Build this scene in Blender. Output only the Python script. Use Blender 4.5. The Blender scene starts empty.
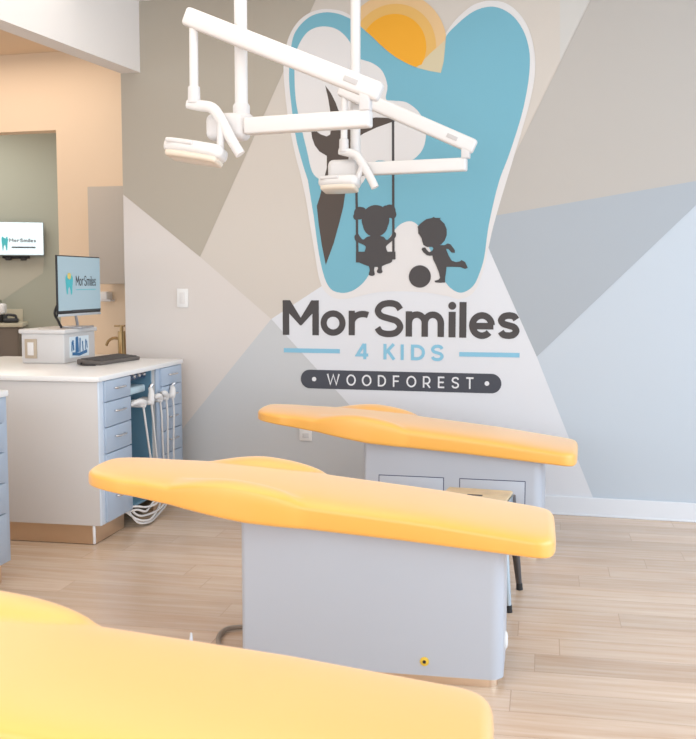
import bpy, bmesh, math, random
from mathutils import Vector, Matrix
random.seed(4)
S = bpy.context.scene
C = S.collection
PI = math.pi

# ---------------------------------------------------------------- camera
cd = bpy.data.cameras.new('camera')
cam = bpy.data.objects.new('camera', cd); C.objects.link(cam)
cam.location = (0, 0, 1.415)
cam.rotation_euler = (math.radians(90 - 5.0006), 0, math.radians(14.628))
cd.sensor_fit = 'HORIZONTAL'; cd.sensor_width = 36; cd.lens = 36 * 1000 / 696
cd.clip_start = .05; cd.clip_end = 100
S.camera = cam
cd.dof.use_dof = True; cd.dof.focus_distance = 4.9; cd.dof.aperture_fstop = 6.3

# ---------------------------------------------------------------- light
W = bpy.data.worlds.new('daylight'); S.world = W; W.use_nodes = True
bgn = W.node_tree.nodes['Background']
bgn.inputs[0].default_value = (.86, .93, 1, 1); bgn.inputs[1].default_value = 1.25

def area(name, loc, rot, sx, sy, power, col):
    l = bpy.data.lights.new(name, 'AREA'); l.shape = 'RECTANGLE'; l.size = sx; l.size_y = sy
    l.energy = power; l.color = col
    o = bpy.data.objects.new(name, l); C.objects.link(o); o.location = loc; o.rotation_euler = rot
    return o
area('daylight_window', (3.1, 3.2, 1.5), (0, math.radians(90), 0), 2.6, 4.5, 84, (.62, .80, 1))
area('fill_behind_camera', (-.8, -2.3, 1.6), (math.radians(90), 0, 0), 6, 2.4, 66, (.97, .98, 1))  # added fill from behind the camera, no such source is seen
area('ceiling_lights', (-1.9, 3.2, 3.2), (0, 0, 0), 2.6, 4.2, 34, (1, .95, .88))
area('ceiling_lights_front', (-2.2, .4, 3.2), (0, 0, 0), 2.4, 1.6, 16, (1, .96, .92))
area('ceiling_lights_hall', (-4.6, 6.5, 3.2), (0, 0, 0), 1.6, .9, 13, (1, .88, .76))
area('ceiling_lights_far_room', (-6.4, 8.9, 3.2), (0, 0, 0), 1.6, 1.2, 25, (1, .98, .93))

S.view_settings.view_transform = 'Standard'
S.view_settings.look = 'None'
S.view_settings.exposure = 0.35
S.view_settings.gamma = 1
S.view_settings.use_curve_mapping = False

# ---------------------------------------------------------------- materials
def lin(c):
    return tuple((v / 255 / 12.92 if v <= 10.3 else ((v / 255 + .055) / 1.055) ** 2.4) for v in c) + (1,)
MATS = {}
def mat(name, rgb, rough=.5, metal=0, spec=.5, coat=0, var=0, vscale=6, bump=0, bscale=60, emit=0, sheen=0):
    if name in MATS: return MATS[name]
    m = bpy.data.materials.new(name); m.use_nodes = True
    nt = m.node_tree; b = nt.nodes['Principled BSDF']; L = nt.links.new
    b.inputs['Base Color'].default_value = lin(rgb)
    b.inputs['Roughness'].default_value = rough
    b.inputs['Metallic'].default_value = metal
    b.inputs['Specular IOR Level'].default_value = spec
    b.inputs['Coat Weight'].default_value = coat
    b.inputs['Sheen Weight'].default_value = sheen
    tc = nt.nodes.new('ShaderNodeTexCoord')
    if var:
        n = nt.nodes.new('ShaderNodeTexNoise'); n.inputs['Scale'].default_value = vscale
        n.inputs['Detail'].default_value = 4
        L(tc.outputs['Object'], n.inputs['Vector'])
        r = nt.nodes.new('ShaderNodeValToRGB')
        c = lin(rgb)
        r.color_ramp.elements[0].color = tuple(x * (1 - var) for x in c[:3]) + (1,)
        r.color_ramp.elements[1].color = tuple(min(1, x * (1 + var)) for x in c[:3]) + (1,)
        r.color_ramp.elements[0].position = .3; r.color_ramp.elements[1].position = .7
        L(n.outputs['Fac'], r.inputs[0]); L(r.outputs[0], b.inputs['Base Color'])
    if bump:
        n = nt.nodes.new('ShaderNodeTexNoise'); n.inputs['Scale'].default_value = bscale
        L(tc.outputs['Object'], n.inputs['Vector'])
        bp = nt.nodes.new('ShaderNodeBump'); bp.inputs['Strength'].default_value = bump
        bp.inputs['Distance'].default_value = .003
        L(n.outputs['Fac'], bp.inputs['Height']); L(bp.outputs[0], b.inputs['Normal'])
    if emit:
        b.inputs['Emission Color'].default_value = lin(rgb); b.inputs['Emission Strength'].default_value = emit
    MATS[name] = m
    return m

def floor_material():
    m = bpy.data.materials.new('oak_plank_floor'); m.use_nodes = True
    nt = m.node_tree; b = nt.nodes['Principled BSDF']; L = nt.links.new
    tc = nt.nodes.new('ShaderNodeTexCoord')
    br = nt.nodes.new('ShaderNodeTexBrick')
    br.offset = 0
    br.inputs['Scale'].default_value = 1
    br.inputs['Brick Width'].default_value = 1.25; br.inputs['Row Height'].default_value = .18
    br.inputs['Mortar Size'].default_value = .0018; br.inputs['Mortar Smooth'].default_value = .3
    br.inputs['Color1'].default_value = (0, 0, 0, 1); br.inputs['Color2'].default_value = (1, 1, 1, 1)
    br.inputs['Mortar'].default_value = (.35, .35, .35, 1)
    rot = nt.nodes.new('ShaderNodeMapping'); rot.inputs['Rotation'].default_value = (0, 0, math.radians(-3.6))
    L(tc.outputs['Object'], rot.inputs['Vector'])
    sep = nt.nodes.new('ShaderNodeSeparateXYZ'); L(rot.outputs[0], sep.inputs[0])
    def mth(op, a, b):
        n = nt.nodes.new('ShaderNodeMath'); n.operation = op
        L(a, n.inputs[0])
        if b is not None: n.inputs[1].default_value = b
        return n.outputs[0]
    row = mth('FLOOR', mth('DIVIDE', sep.outputs['Y'], .18), None)
    wn = nt.nodes.new('ShaderNodeTexWhiteNoise'); wn.noise_dimensions = '1D'; L(row, wn.inputs['W'])
    sh = mth('MULTIPLY', wn.outputs['Value'], 3.7)
    ax = nt.nodes.new('ShaderNodeMath'); ax.operation = 'ADD'; L(sep.outputs['X'], ax.inputs[0]); L(sh, ax.inputs[1])
    cmb = nt.nodes.new('ShaderNodeCombineXYZ'); L(ax.outputs[0], cmb.inputs[0]); L(sep.outputs['Y'], cmb.inputs[1])
    L(cmb.outputs[0], br.inputs['Vector'])
    mp = nt.nodes.new('ShaderNodeMapping'); mp.inputs['Scale'].default_value = (1.1, 15, 1)
    L(cmb.outputs[0], mp.inputs['Vector'])
    # shift the grain plank by plank
    add = nt.nodes.new('ShaderNodeVectorMath'); add.operation = 'ADD'
    sc = nt.nodes.new('ShaderNodeVectorMath'); sc.operation = 'SCALE'; sc.inputs['Scale'].default_value = 7
    L(br.outputs['Color'], sc.inputs[0]); L(mp.outputs[0], add.inputs[0]); L(sc.outputs[0], add.inputs[1])
    n = nt.nodes.new('ShaderNodeTexNoise'); n.inputs['Scale'].default_value = 1.6; n.inputs['Detail'].default_value = 6
    n.inputs['Roughness'].default_value = .62
    L(add.outputs[0], n.inputs['Vector'])
    r = nt.nodes.new('ShaderNodeValToRGB')
    r.color_ramp.elements[0].position = .25; r.color_ramp.elements[1].position = .78
    r.color_ramp.elements[0].color = lin((201, 167, 137)); r.color_ramp.elements[1].color = lin((231, 212, 192))
    L(n.outputs['Fac'], r.inputs[0])
    mx = nt.nodes.new('ShaderNodeMix'); mx.data_type = 'RGBA'; mx.blend_type = 'MULTIPLY'
    mx.inputs['Factor'].default_value = 1
    r2 = nt.nodes.new('ShaderNodeValToRGB')
    r2.color_ramp.elements[0].color = (.84, .82, .80, 1); r2.color_ramp.elements[1].color = (1.0, 1.0, 1.0, 1)
    L(br.outputs['Color'], r2.inputs[0])
    L(r.outputs[0], mx.inputs[6]); L(r2.outputs[0], mx.inputs[7])
    mo = nt.nodes.new('ShaderNodeMix'); mo.data_type = 'RGBA'
    L(br.outputs['Fac'], mo.inputs[0]); L(mx.outputs[2], mo.inputs[6]); mo.inputs[7].default_value = lin((184, 156, 132))
    L(mo.outputs[2], b.inputs['Base Color'])
    b.inputs['Roughness'].default_value = .27
    b.inputs['Specular IOR Level'].default_value = .8
    return m

YEL = mat('yellow_vinyl', (250, 182, 76), .36, spec=.9, bump=.04, bscale=140, sheen=.4)
BASE = mat('grey_laminate', (186, 191, 200), .38)
PANEL = mat('warm_grey_laminate', (210, 206, 203), .4)
BLUE = mat('blue_grey_laminate', (172, 186, 203), .4)
BAYB = mat('blue_bay_interior', (110, 150, 172), .5)
GAP = mat('shadow_gap_dark_blue', (52, 58, 92), .6)
TOPW = mat('white_counter', (238, 236, 234), .3)
STEEL = mat('brushed_steel', (226, 204, 180), .3, metal=1, bump=.03, bscale=200)
CHROME = mat('chrome', (215, 215, 218), .15, metal=1)
ENAM = mat('white_enamel', (224, 220, 217), .35)
ENAM2 = mat('offwhite_plastic', (216, 212, 210), .42)
LENS = mat('cream_lens', (226, 212, 194), .25)
WHITEP = mat('white_plastic', (232, 230, 228), .4)
BLACK = mat('black_plastic', (32, 32, 35), .4)
DARKR = mat('dark_rubber', (40, 38, 38), .7)
CEIL = mat('ceiling_white', (228, 226, 223), .8)
PEACH = mat('peach_paint_and_warm_light', (228, 204, 176), .7)
GREEN = mat('sage_paint', (166, 167, 152), .7)
TAUPE = mat('taupe_laminate', (190, 180, 168), .5)
BROWNC = mat('brown_laminate', (108, 96, 84), .5)
GOLD = mat('brushed_bronze', (168, 140, 100), .3, metal=1)
ROSE = None

# ---------------------------------------------------------------- mesh helpers
def finish(name, bm, m, parent=None, smooth=None, loc=None, rot=None):
    bmesh.ops.recalc_face_normals(bm, faces=bm.faces[:])
    me = bpy.data.meshes.new(name); bm.to_mesh(me); bm.free()
    for k in (m if isinstance(m, (list, tuple)) else [m]): me.materials.append(k)
    if smooth is not None:
        me.polygons.foreach_set('use_smooth', [True] * len(me.polygons))
        if smooth < 170: me.set_sharp_from_angle(angle=math.radians(smooth))
    o = bpy.data.objects.new(name, me); C.objects.link(o)
    if parent: o.parent = parent
    if loc: o.location = loc
    if rot: o.rotation_euler = rot
    return o
def tag(o, label=None, cat=None, group=None, kind=None):
    if label: o['label'] = label
    if cat: o['category'] = cat
    if group: o['group'] = group
    if kind: o['kind'] = kind
    return o
def empty(name, loc, label, cat, rz=0, group=None):
    o = bpy.data.objects.new(name, None); C.objects.link(o); o.location = loc; o.rotation_euler = (0, 0, rz)
    o.empty_display_size = .1
    return tag(o, label, cat, group)
def box(bm, x0, x1, y0, y1, z0, z1, bev=0, seg=2, M=None):
    r = bmesh.ops.create_cube(bm, size=1)
    vs = r['verts']
    for v in vs:
        v.co = Vector(((x0 + x1) / 2 + v.co.x * (x1 - x0), (y0 + y1) / 2 + v.co.y * (y1 - y0), (z0 + z1) / 2 + v.co.z * (z1 - z0)))
    if bev:
        es = list({e for v in vs for e in v.link_edges})
        g = bmesh.ops.bevel(bm, geom=es, offset=bev, segments=seg, affect='EDGES', profile=.5)
        vs = list({v for f in g['faces'] for v in f.verts} | {v for v in vs if v.is_valid})
    if M: bmesh.ops.transform(bm, matrix=M, verts=vs)
    return vs
def boxo(name, dims, m, parent=None, bev=.004, seg=2, M=None, loc=None, rot=None):
    bm = bmesh.new(); box(bm, *dims, bev=bev, seg=seg, M=M)
    return finish(name, bm, m, parent, 35, loc, rot)
def catmull(pts, n=6, closed=False):
    P = [Vector(p) for p in pts]; out = []
    N = len(P)
    for i in range(N if closed else N - 1):
        if closed: a, b, c, d = P[i - 1], P[i], P[(i + 1) % N], P[(i + 2) % N]
        else: a, b, c, d = P[max(i - 1, 0)], P[i], P[i + 1], P[min(i + 2, N - 1)]
        for k in range(n):
            t = k / n
            out.append(.5 * ((2 * b) + (c - a) * t + (2 * a - 5 * b + 4 * c - d) * t * t + (3 * b - a - 3 * c + d) * t ** 3))
    if not closed: out.append(P[-1])
    return out
def tube(bm, pts, r, n=10, sx=1, cap=True):
    pts = [Vector(p) for p in pts]; rings = []
    up = None
    for i, p in enumerate(pts):
        t = (pts[min(i + 1, len(pts) - 1)] - pts[max(i - 1, 0)]).normalized()
        if up is None:
            up = Vector((0, 1, 0)) if abs(t.y) < .9 else Vector((1, 0, 0))
        up = (up - t * up.dot(t)).normalized(); s = t.cross(up)
        rr = r[i] if isinstance(r, (list, tuple)) else r
        rings.append([bm.verts.new(p + up * (rr * sx * math.cos(2 * PI * k / n)) + s * (rr * math.sin(2 * PI * k / n))) for k in range(n)])
    for a, b in zip(rings, rings[1:]):
        for k in range(n): bm.faces.new((a[k], a[(k + 1) % n], b[(k + 1) % n], b[k]))
    if cap:
        bm.faces.new(rings[0][::-1]); bm.faces.new(rings[-1])
def tubeo(name, pts, r, m, parent=None, n=12, sx=1):
    bm = bmesh.new(); tube(bm, pts, r, n, sx)
    return finish(name, bm, m, parent, 40)
def lathe(bm, prof, n=24, M=None):
    rings = []
    for r, z in prof:
        rings.append([bm.verts.new((r * math.cos(2 * PI * k / n), r * math.sin(2 * PI * k / n), z)) for k in range(n)])
    for a, b in zip(rings, rings[1:]):
        for k in range(n): bm.faces.new((a[k], a[(k + 1) % n], b[(k + 1) % n], b[k]))
    bm.faces.new(rings[0][::-1]); bm.faces.new(rings[-1])
    if M: bmesh.ops.transform(bm, matrix=M, verts=[v for rg in rings for v in rg])
def latheo(name, prof, m, parent=None, n=24, M=None):
    bm = bmesh.new(); lathe(bm, prof, n, M)
    return finish(name, bm, m, parent, 40)
def bar(bm, a, b, w, h, bev=.01):
    """rounded rectangular bar from a to b, h measured in the vertical plane, w sideways"""
    a, b = Vector(a), Vector(b); d = b - a; L = d.length; x = d / L
    y = Vector((0, 0, 1)).cross(x).normalized(); z = x.cross(y)
    M = Matrix((x, y, z)).transposed().to_4x4(); M.translation = a
    box(bm, 0, L, -w / 2, w / 2, -h / 2, h / 2, bev, 3, M)
def baro(name, a, b, w, h, m, parent, bev=.01):
    bm = bmesh.new(); bar(bm, a, b, w, h, bev)
    return finish(name, bm, m, parent, 35)

# ---------------------------------------------------------------- flat lettering and shapes
class Flat:
    """flat shapes in a (u, w) plane, kept as loops of 2-d points"""
    def __init__(s): s.q = []; s.n = 0
    def poly(s, pts): s.n += 1; s.q.append((s.n, [tuple(p[:2]) for p in pts]))
    def disc(s, cx, cy, rx, ry=None, n=40, a0=0, a1=2 * PI):
        ry = ry or rx
        s.poly([(cx + rx * math.cos(a0 + (a1 - a0) * k / n), cy + ry * math.sin(a0 + (a1 - a0) * k / n)) for k in range(n)])
    def stroke(s, pts, t, closed=False):
        P = [Vector((p[0], p[1])) for p in pts]; N = len(P); L, R = [], []
        for i in range(N):
            if closed: a, b, c = P[i - 1], P[i], P[(i + 1) % N]
            else: a, b, c = P[max(i - 1, 0)], P[i], P[min(i + 1, N - 1)]
            d1 = (b - a).normalized() if (b - a).length > 1e-9 else (c - b).normalized()
            d2 = (c - b).normalized() if (c - b).length > 1e-9 else d1
            n1 = Vector((-d1.y, d1.x)); n2 = Vector((-d2.y, d2.x))
            m = n1 + n2
            m = m / max(m.length_squared / 2, .35) if m.length > 1e-6 else n1
            L.append(b + m * (t / 2)); R.append(b - m * (t / 2))
        rng = range(N if closed else N - 1); s.n += 1
        for i in rng:
            j = (i + 1) % N
            s.q.append((s.n, [tuple(L[i]), tuple(L[j]), tuple(R[j]), tuple(R[i])]))
def arc(cx, cy, rx, ry, a0, a1, n=20):
    return [(cx + rx * math.cos(math.radians(a0 + (a1 - a0) * k / n)), cy + ry * math.sin(math.radians(a0 + (a1 - a0) * k / n))) for k in range(n + 1)]
SS = [(.97, .80), (.82, .95), (.52, 1), (.2, .94), (.04, .76), (.17, .59), (.5, .505), (.83, .42), (.97, .235), (.8, .05), (.48, 0), (.17, .05), (.02, .2)]
def glyph(F, ch, x0, z0, x1, z1, t):
    h = t / 2; w = x1 - x0; H = z1 - z0; xm = (x0 + x1) / 2; zm = (z0 + z1) / 2
    l, r, b, tp = x0 + h, x1 - h, z0 + h, z1 - h
    st = lambda pts, c=False: F.stroke(pts, t, c)
    if ch in 'IlI': st([(xm, z0), (xm, z1)])
    elif ch == 'i':
        zx = z0 + H * .72
        st([(xm, z0), (xm, zx)]); F.disc(xm, z1 - t * .56, t * .56)
    elif ch == 'M':
        st([(l, z0), (l, z1)]); st([(r, z0), (r, z1)])
        d = t * 1.15
        F.poly([(x0, z1), (x0 + d, z1), (xm, z0 + H * .50), (xm, z0 + H * .28), (xm - .02 * w, z0 + H * .28), (x0 + t * .6, z1 - H * .3)])
        F.poly([(x1, z1), (x1 - d, z1), (xm, z0 + H * .50), (xm, z0 + H * .28), (xm + .02 * w, z0 + H * .28), (x1 - t * .6, z1 - H * .3)])
    elif ch in 'oO': st(arc(xm, zm, w / 2 - h, H / 2 - h, 0, 360, 40)[:-1], True)
    elif ch == 'r':
        st([(l, z0), (l, z1)]); st([(l, z0 + H * .5)] + arc(l + w * .62, z0 + H * .5, w * .62, H * .5 - h, 180, 62, 14)[1:])
    elif ch in 'Ss':
        st(catmull([(x0 + h * .9 + (w - t * .9) * a, b + (H - t) * c, 0) for a, c in SS], 6))
    elif ch == 'm':
        st([(l, z0), (l, z1)])
        q = (r - l) / 2
        for k in range(2):
            a = l + q * k
            st([(a, z0 + H * .45)] + arc(a + q / 2, tp - q / 2 * 1.05, q / 2, q / 2 * 1.05, 180, 0, 16) + [(a + q, z0)])
    elif ch == 'e':
        st(arc(xm, zm, w / 2 - h, H / 2 - h, 2, 318, 36)); st([(l, zm - H * .02), (r + h * .55, zm - H * .02)][:2])
    elif ch == '4':
        st([(x0 + w * .72, z0), (x0 + w * .72, z1)]); st([(x0 + w * .66, z1 - h * .3), (l, z0 + H * .27), (x1, z0 + H * .27)])
    elif ch == 'K':
        st([(l, z0), (l, z1)]); st([(x1 - h, z1), (l, z0 + H * .38)]); st([(l + w * .25, z0 + H * .55), (x1 - h * .8, z0)])
    elif ch == 'D':
        st([(l, z0), (l, z1)]); st([(l, tp), (l + w * .3, tp)] + arc(l + w * .3, zm, r - l - w * .3, H / 2 - h, 88, -88, 18) + [(l + w * .3, b), (l, b)])
    elif ch == 'W':
        st([(l, z1), (x0 + w * .27, b), (xm, z1 - h), (x1 - w * .27, b), (r, z1)])
    elif ch == 'F':
        st([(l, z0), (l, tp), (x1, tp)]); st([(l, zm), (x1 - w * .1, zm)])
    elif ch == 'E':
        st([(x1, b), (l, b), (l, tp), (x1, tp)]); st([(l, zm), (x1 - w * .08, zm)])
    elif ch == 'T':
        st([(xm, z0), (xm, tp)]); st([(x0, tp), (x1, tp)])
    elif ch == 'R':
        q = H * .28
        st([(l, z0), (l, tp), (x1 - h - q, tp)] + arc(r - q * .9, tp - q, q * .9, q, 88, -88, 12) + [(l, tp - 2 * q)])
        st([(xm, tp - 2 * q), (x1 - h * .6, z0)])
def flat_obj(name, F, m, parent, fn):
    """fn maps (u, w) to a 3-d point"""
    bm = bmesh.new()
    a, b, c = Vector(fn(0, 0)), Vector(fn(1, 0)), Vector(fn(0, 1))
    nrm = (b - a).cross(c - a).normalized()             # each coat of paint lies a hair above the last
    for k, loop in F.q:
        vs = [bm.verts.new(Vector(fn(*p)) + nrm * (.00003 * k)) for p in loop]
        f = bm.faces.new(vs); f.normal_update()
        if len(vs) > 4: bmesh.ops.triangulate(bm, faces=[f], ngon_method='EAR_CLIP')
    me = bpy.data.meshes.new(name); bm.to_mesh(me); bm.free()
    for k in (m if isinstance(m, (list, tuple)) else [m]): me.materials.append(k)
    o = bpy.data.objects.new(name, me); C.objects.link(o); o.parent = parent
    return o

# ================================================================ SETTING
YW = 6.15; XE = -3.155; HC = 3.24
bm = bmesh.new(); box(bm, -12, 4.2, -2.5, 12, -.1, 0)
tag(finish('floor', bm, floor_material()), kind='structure')
bm = bmesh.new(); box(bm, XE - .0, 4.2, -2.5, YW + .1, HC, HC + .1)
tag(finish('ceiling', bm, CEIL), kind='structure')
bm = bmesh.new(); box(bm, -12, XE, -2.5, 12, HC, HC + .1)
tag(finish('ceiling_rear', bm, PEACH), kind='structure')  # white ceiling, its warm lamp light put into the colour as peach

# mural wall: plaster wall with painted facets (thin coats of paint on its face)
FAC = [
    ('paint_sky_grey', (191, 199, 207), None),
    ('paint_dark_taupe', (176, 167, 153), [(-3.5790, 3.6743), (-1.6242, 3.5116), (-1.8132, 3.1656), (-2.6088, 1.5786), (-3.1637, 2.0033), (-3.6165, 2.3372)]),
    ('paint_light_taupe', (205, 196, 186), [(-1.6306, 3.5121), (-0.3263, 3.4036), (-0.3045, 2.1956), (-1.2708, 1.7063), (-2.1190, 1.1761), (-2.6088, 1.5786), (-1.8132, 3.1656)]),
    ('paint_pink_grey', (214, 206, 200), [(-3.1637, 2.0033), (-2.6088, 1.5786), (-2.1190, 1.1761), (-2.7485, 0.4399), (-3.2238, -0.0768), (-3.6970, -0.5313), (-3.6165, 2.3372)]),
    ('paint_mid_grey', (197, 198, 199), [(-2.1190, 1.1761), (-1.6250, 0.6624), (-1.0059, 0.0148), (-1.0030, -0.3389), (-3.6970, -0.5313), (-3.2238, -0.0768), (-2.7485, 0.4399)]),
    ('paint_pale_grey', (218, 219, 223), [(-2.1190, 1.1761), (-1.2708, 1.7063), (-0.7488, 1.6881), (-0.6988, 1.5727), (-0.4202, 0.9637), (-0.2198, 0.4724), (-0.0647, 0.0992), (-0.0570, -0.2714), (-1.0030, -0.3389), (-1.0059, 0.0148), (-1.6250, 0.6624)]),
    ('paint_blue_grey', (168, 174, 180), [(-0.8353, 1.7860), (-0.7139, 1.8113), (0.4665, 1.9946), (1.5210, 2.1683), (1.4875, 2.9379), (0.4704, 1.8577), (-0.4202, 0.9637), (-0.6988, 1.5727), (-0.7488, 1.6881)]),
    ('paint_warm_grey', (184, 178, 171), [(-0.7502, 1.8028), (0.0124, 3.3754), (1.9527, 3.2139), (2.0015, 2.2415), (0.4665, 1.9946), (-0.7139, 1.8113)]),
    ('paint_soft_grey', (203, 199, 193), [(-1.0183, 1.5503), (-1.0338, 3.4625), (0.0179, 3.3749), (-0.1375, 3.0500), (-0.4826, 2.3484), (-0.7320, 1.8086)]),
]
def clip(pts):
    for ax, lim, sg in ((0, XE, 1), (0, 4.2, -1), (1, 0, 1), (1, HC, -1)):
        out = []
        for p, q in zip(pts, pts[1:] + pts[:1]):
            a, b = (p[ax] - lim) * sg, (q[ax] - lim) * sg
            if a >= 0: out.append(p)
            if a * b < 0:
                t = a / (a - b); out.append((p[0] + (q[0] - p[0]) * t, p[1] + (q[1] - p[1]) * t))
        pts = out
    return pts
bm = bmesh.new()
box(bm, XE, 4.2, YW, YW + .13, 0, HC)
mats = []
for i, (n, c, pts) in enumerate(FAC):
    mats.append(mat(n, c, .6, spec=.3))
    if pts is None: continue
    order = {1: 6, 2: 2, 3: 4, 4: 3, 5: 5, 6: 7, 7: 8, 8: 1}[i]
    pts = clip(pts)
    vs = [bm.verts.new((x, YW - .0003 * order, z)) for x, z in pts]
    f = bm.faces.new(vs); f.material_index = i; f.normal_update()
    if f.normal.y > 0: f.normal_flip()
    r = bmesh.ops.triangulate(bm, faces=[f], ngon_method='EAR_CLIP')
    for g in r['faces']: g.material_index = i
me = bpy.data.meshes.new('wall_back'); bm.to_mesh(me); bm.free()
for m in mats: me.materials.append(m)
wb = bpy.data.objects.new('wall_back', me); C.objects.link(wb); tag(wb, kind='structure')

# dropped header that meets the mural wall
bm = bmesh.new()
d = Vector((.075, 1, 0))
vs = []
for z in (2.785, HC):
    for (x, y) in ((-3.015, YW), (-3.015 - .075 * 6, YW - 6), (-3.15 - .075 * 6, YW - 6), (-3.15, YW)):
        vs.append(bm.verts.new((x, y, z)))
bm.faces.new(vs[:4]); bm.faces.new(vs[4:])
for k in range(4): bm.faces.new((vs[k], vs[(k + 1) % 4], vs[4 + (k + 1) % 4], vs[4 + k]))
tag(finish('beam', bm, mat('beam_white', (232, 226, 221), .75)), kind='structure')

bm = bmesh.new()
box(bm, XE, 4.2, YW - .016, YW, 0, .115, .004)
box(bm, XE, 4.2, YW - .02, YW, 0, .012, .003)
tag(finish('baseboard_back', bm, mat('baseboard_white', (222, 225, 230), .4)), kind='structure')

# peach wall behind, with a wide opening to the far room
YP = 7.3
OX, OZ = [(-4.325, 2.629)][0]
bm = bmesh.new()
box(bm, OX, -1.0, YP, YP + .14, 0, HC)
box(bm, -12, OX, YP, YP + .14, OZ, HC)
tag(finish('wall_hall', bm, PEACH), kind='structure')
FO = Vector((-6.2, 10.2, 0)); FA = math.radians(27)       # the far wall stands at an angle
FM = Matrix.Translation(FO) @ Matrix.Rotation(FA, 4, 'Z')
def far(x, y, z): return FM @ Vector((x, y, z))
bm = bmesh.new()
box(bm, -6, 3.6, 0, .1, 0, HC)
tag(finish('wall_far', bm, GREEN, None, None, FO, (0, 0, FA)), kind='structure')
# painted facet on the far wall, as on the mural wall
F = Flat(); F.poly([(-0.848, 1.012), (-0.521, 1.190), (-0.047, 1.517), (-0.031, 1.687), (-0.827, 1.683)])
o = flat_obj('trim_1', F, mat('sage_light_paint', (182, 178, 162), .7), None, lambda x, z: (x, -.002, z)); o.location = FO; o.rotation_euler = (0, 0, FA); tag(o, kind='structure')

# ================================================================ WALL LOGO
BL = mat('logo_blue', (117, 174, 191), .6, spec=.3)
LW = mat('logo_white', (221, 217, 215), .6, spec=.3)
DK = mat('logo_charcoal', (76, 72, 72), .6, spec=.3)
DB = mat('logo_brown', (84, 74, 68), .6, spec=.3)
S1 = mat('logo_sun_core', (232, 164, 44), .6, spec=.3)
S2 = mat('logo_sun_ring', (222, 176, 100), .6, spec=.3)
S3 = mat('logo_sun_halo', (222, 186, 138), .6, spec=.3)
S4 = mat('logo_sun_tip', (206, 192, 160), .6, spec=.3)
LB = mat('logo_light_blue', (136, 190, 214), .6, spec=.3)
logo = empty('wall_logo', (-1.5, YW, 1.9), 'painted tooth logo with sun, tree, swinging child and clinic lettering on the faceted wall', 'wall mural')
def decal(name, F, m, layer, parent=None, label=None):
    o = flat_obj(name, F, m, parent or logo, lambda x, z: (x + 1.5 if not parent or parent is logo else x + 1.5, -.0030 - .0007 * layer, z - 1.9))
    if label: o['label'] = label
    return o
def spl(pts, n=5, closed=True): return [(p.x, p.y) for p in catmull([(a, b, 0) for a, b in pts], n, closed)]
notch = [(-1.5413, 3.0027), (-1.4492, 2.9188), (-1.3474, 2.8228), (-1.2463, 2.7549), (-1.1571, 2.7142), (-1.0213, 2.6798)]
outer = spl([(-1.9202, 2.1109), (-1.9529, 2.2308), (-1.9983, 2.4571), (-2.0248, 2.7128), (-2.0196, 2.8115), (-1.9957, 2.9333), (-1.9425, 3.0250), (-1.8701, 3.0814), (-1.7854, 3.1055), (-1.7014, 3.1005), (-1.6180, 3.0751), (-1.5350, 3.0143)], 5, False) + spl(notch, 4, False) + spl([(-1.0048, 2.8980), (-0.9326, 2.9906), (-0.8429, 3.0608), (-0.7773, 3.0825), (-0.7267, 3.0860), (-0.6370, 3.0660), (-0.5536, 2.9980), (-0.4941, 2.8961), (-0.4616, 2.7612), (-0.4590, 2.6392), (-0.4793, 2.5121), (-0.5125, 2.3789), (-0.5802, 2.1455), (-0.6517, 1.9031), (-0.6949, 1.7418), (-0.7207, 1.6213), (-0.7524, 1.4759), (-0.8061, 1.3539), (-0.8920, 1.3107), (-0.9728, 1.3288), (-1.1423, 1.3530), (-1.3973, 1.3524), (-1.6248, 1.3075), (-1.7303, 1.3325), (-1.7897, 1.4214), (-1.8290, 1.6307), (-1.8810, 1.9405)], 5, False)
F = Flat(); F.poly(outer); decal('tooth_outline', F, LW, 0, label='pale outline of the tooth')
blue = spl([(-1.8673, 2.0594), (-1.9066, 2.1793), (-1.9458, 2.3305), (-1.9759, 2.5432), (-1.9889, 2.7234), (-1.9694, 2.9133), (-1.9294, 3.0010), (-1.8506, 3.0649), (-1.7596, 3.0856), (-1.6693, 3.0724), (-1.5898, 3.0371)], 5, False) + spl(notch, 4, False) + spl([(-1.0065, 2.7443), (-0.9985, 2.8799), (-0.9203, 2.9652), (-0.8305, 3.0279), (-0.7411, 3.0510), (-0.6637, 3.0360), (-0.5863, 2.9816), (-0.5262, 2.8923), (-0.4941, 2.7862), (-0.4896, 2.6815), (-0.5034, 2.5512), (-0.5381, 2.3888), (-0.6045, 2.1758), (-0.6646, 2.0110), (-0.7194, 1.7662), (-0.7444, 1.5730), (-0.7707, 1.4759), (-0.8066, 1.3967), (-0.8554, 1.3580), (-0.9016, 1.3512), (-0.9546, 1.3812), (-0.9955, 1.4335)], 5, False) + spl([(-1.0431, 1.5320), (-1.0876, 1.6306), (-1.1289, 1.7231), (-1.1701, 1.7758), (-1.2174, 1.7900), (-1.2774, 1.7650), (-1.3343, 1.6947), (-1.4108, 1.5649), (-1.4815, 1.4401), (-1.5399, 1.3804), (-1.5986, 1.3519), (-1.6577, 1.3473), (-1.7170, 1.3706), (-1.7598, 1.4467), (-1.7959, 1.5988), (-1.8284, 1.8263)], 5, False)
F = Flat(); F.poly(blue); decal('tooth_fill', F, BL, 1, label='blue tooth shape')
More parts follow.
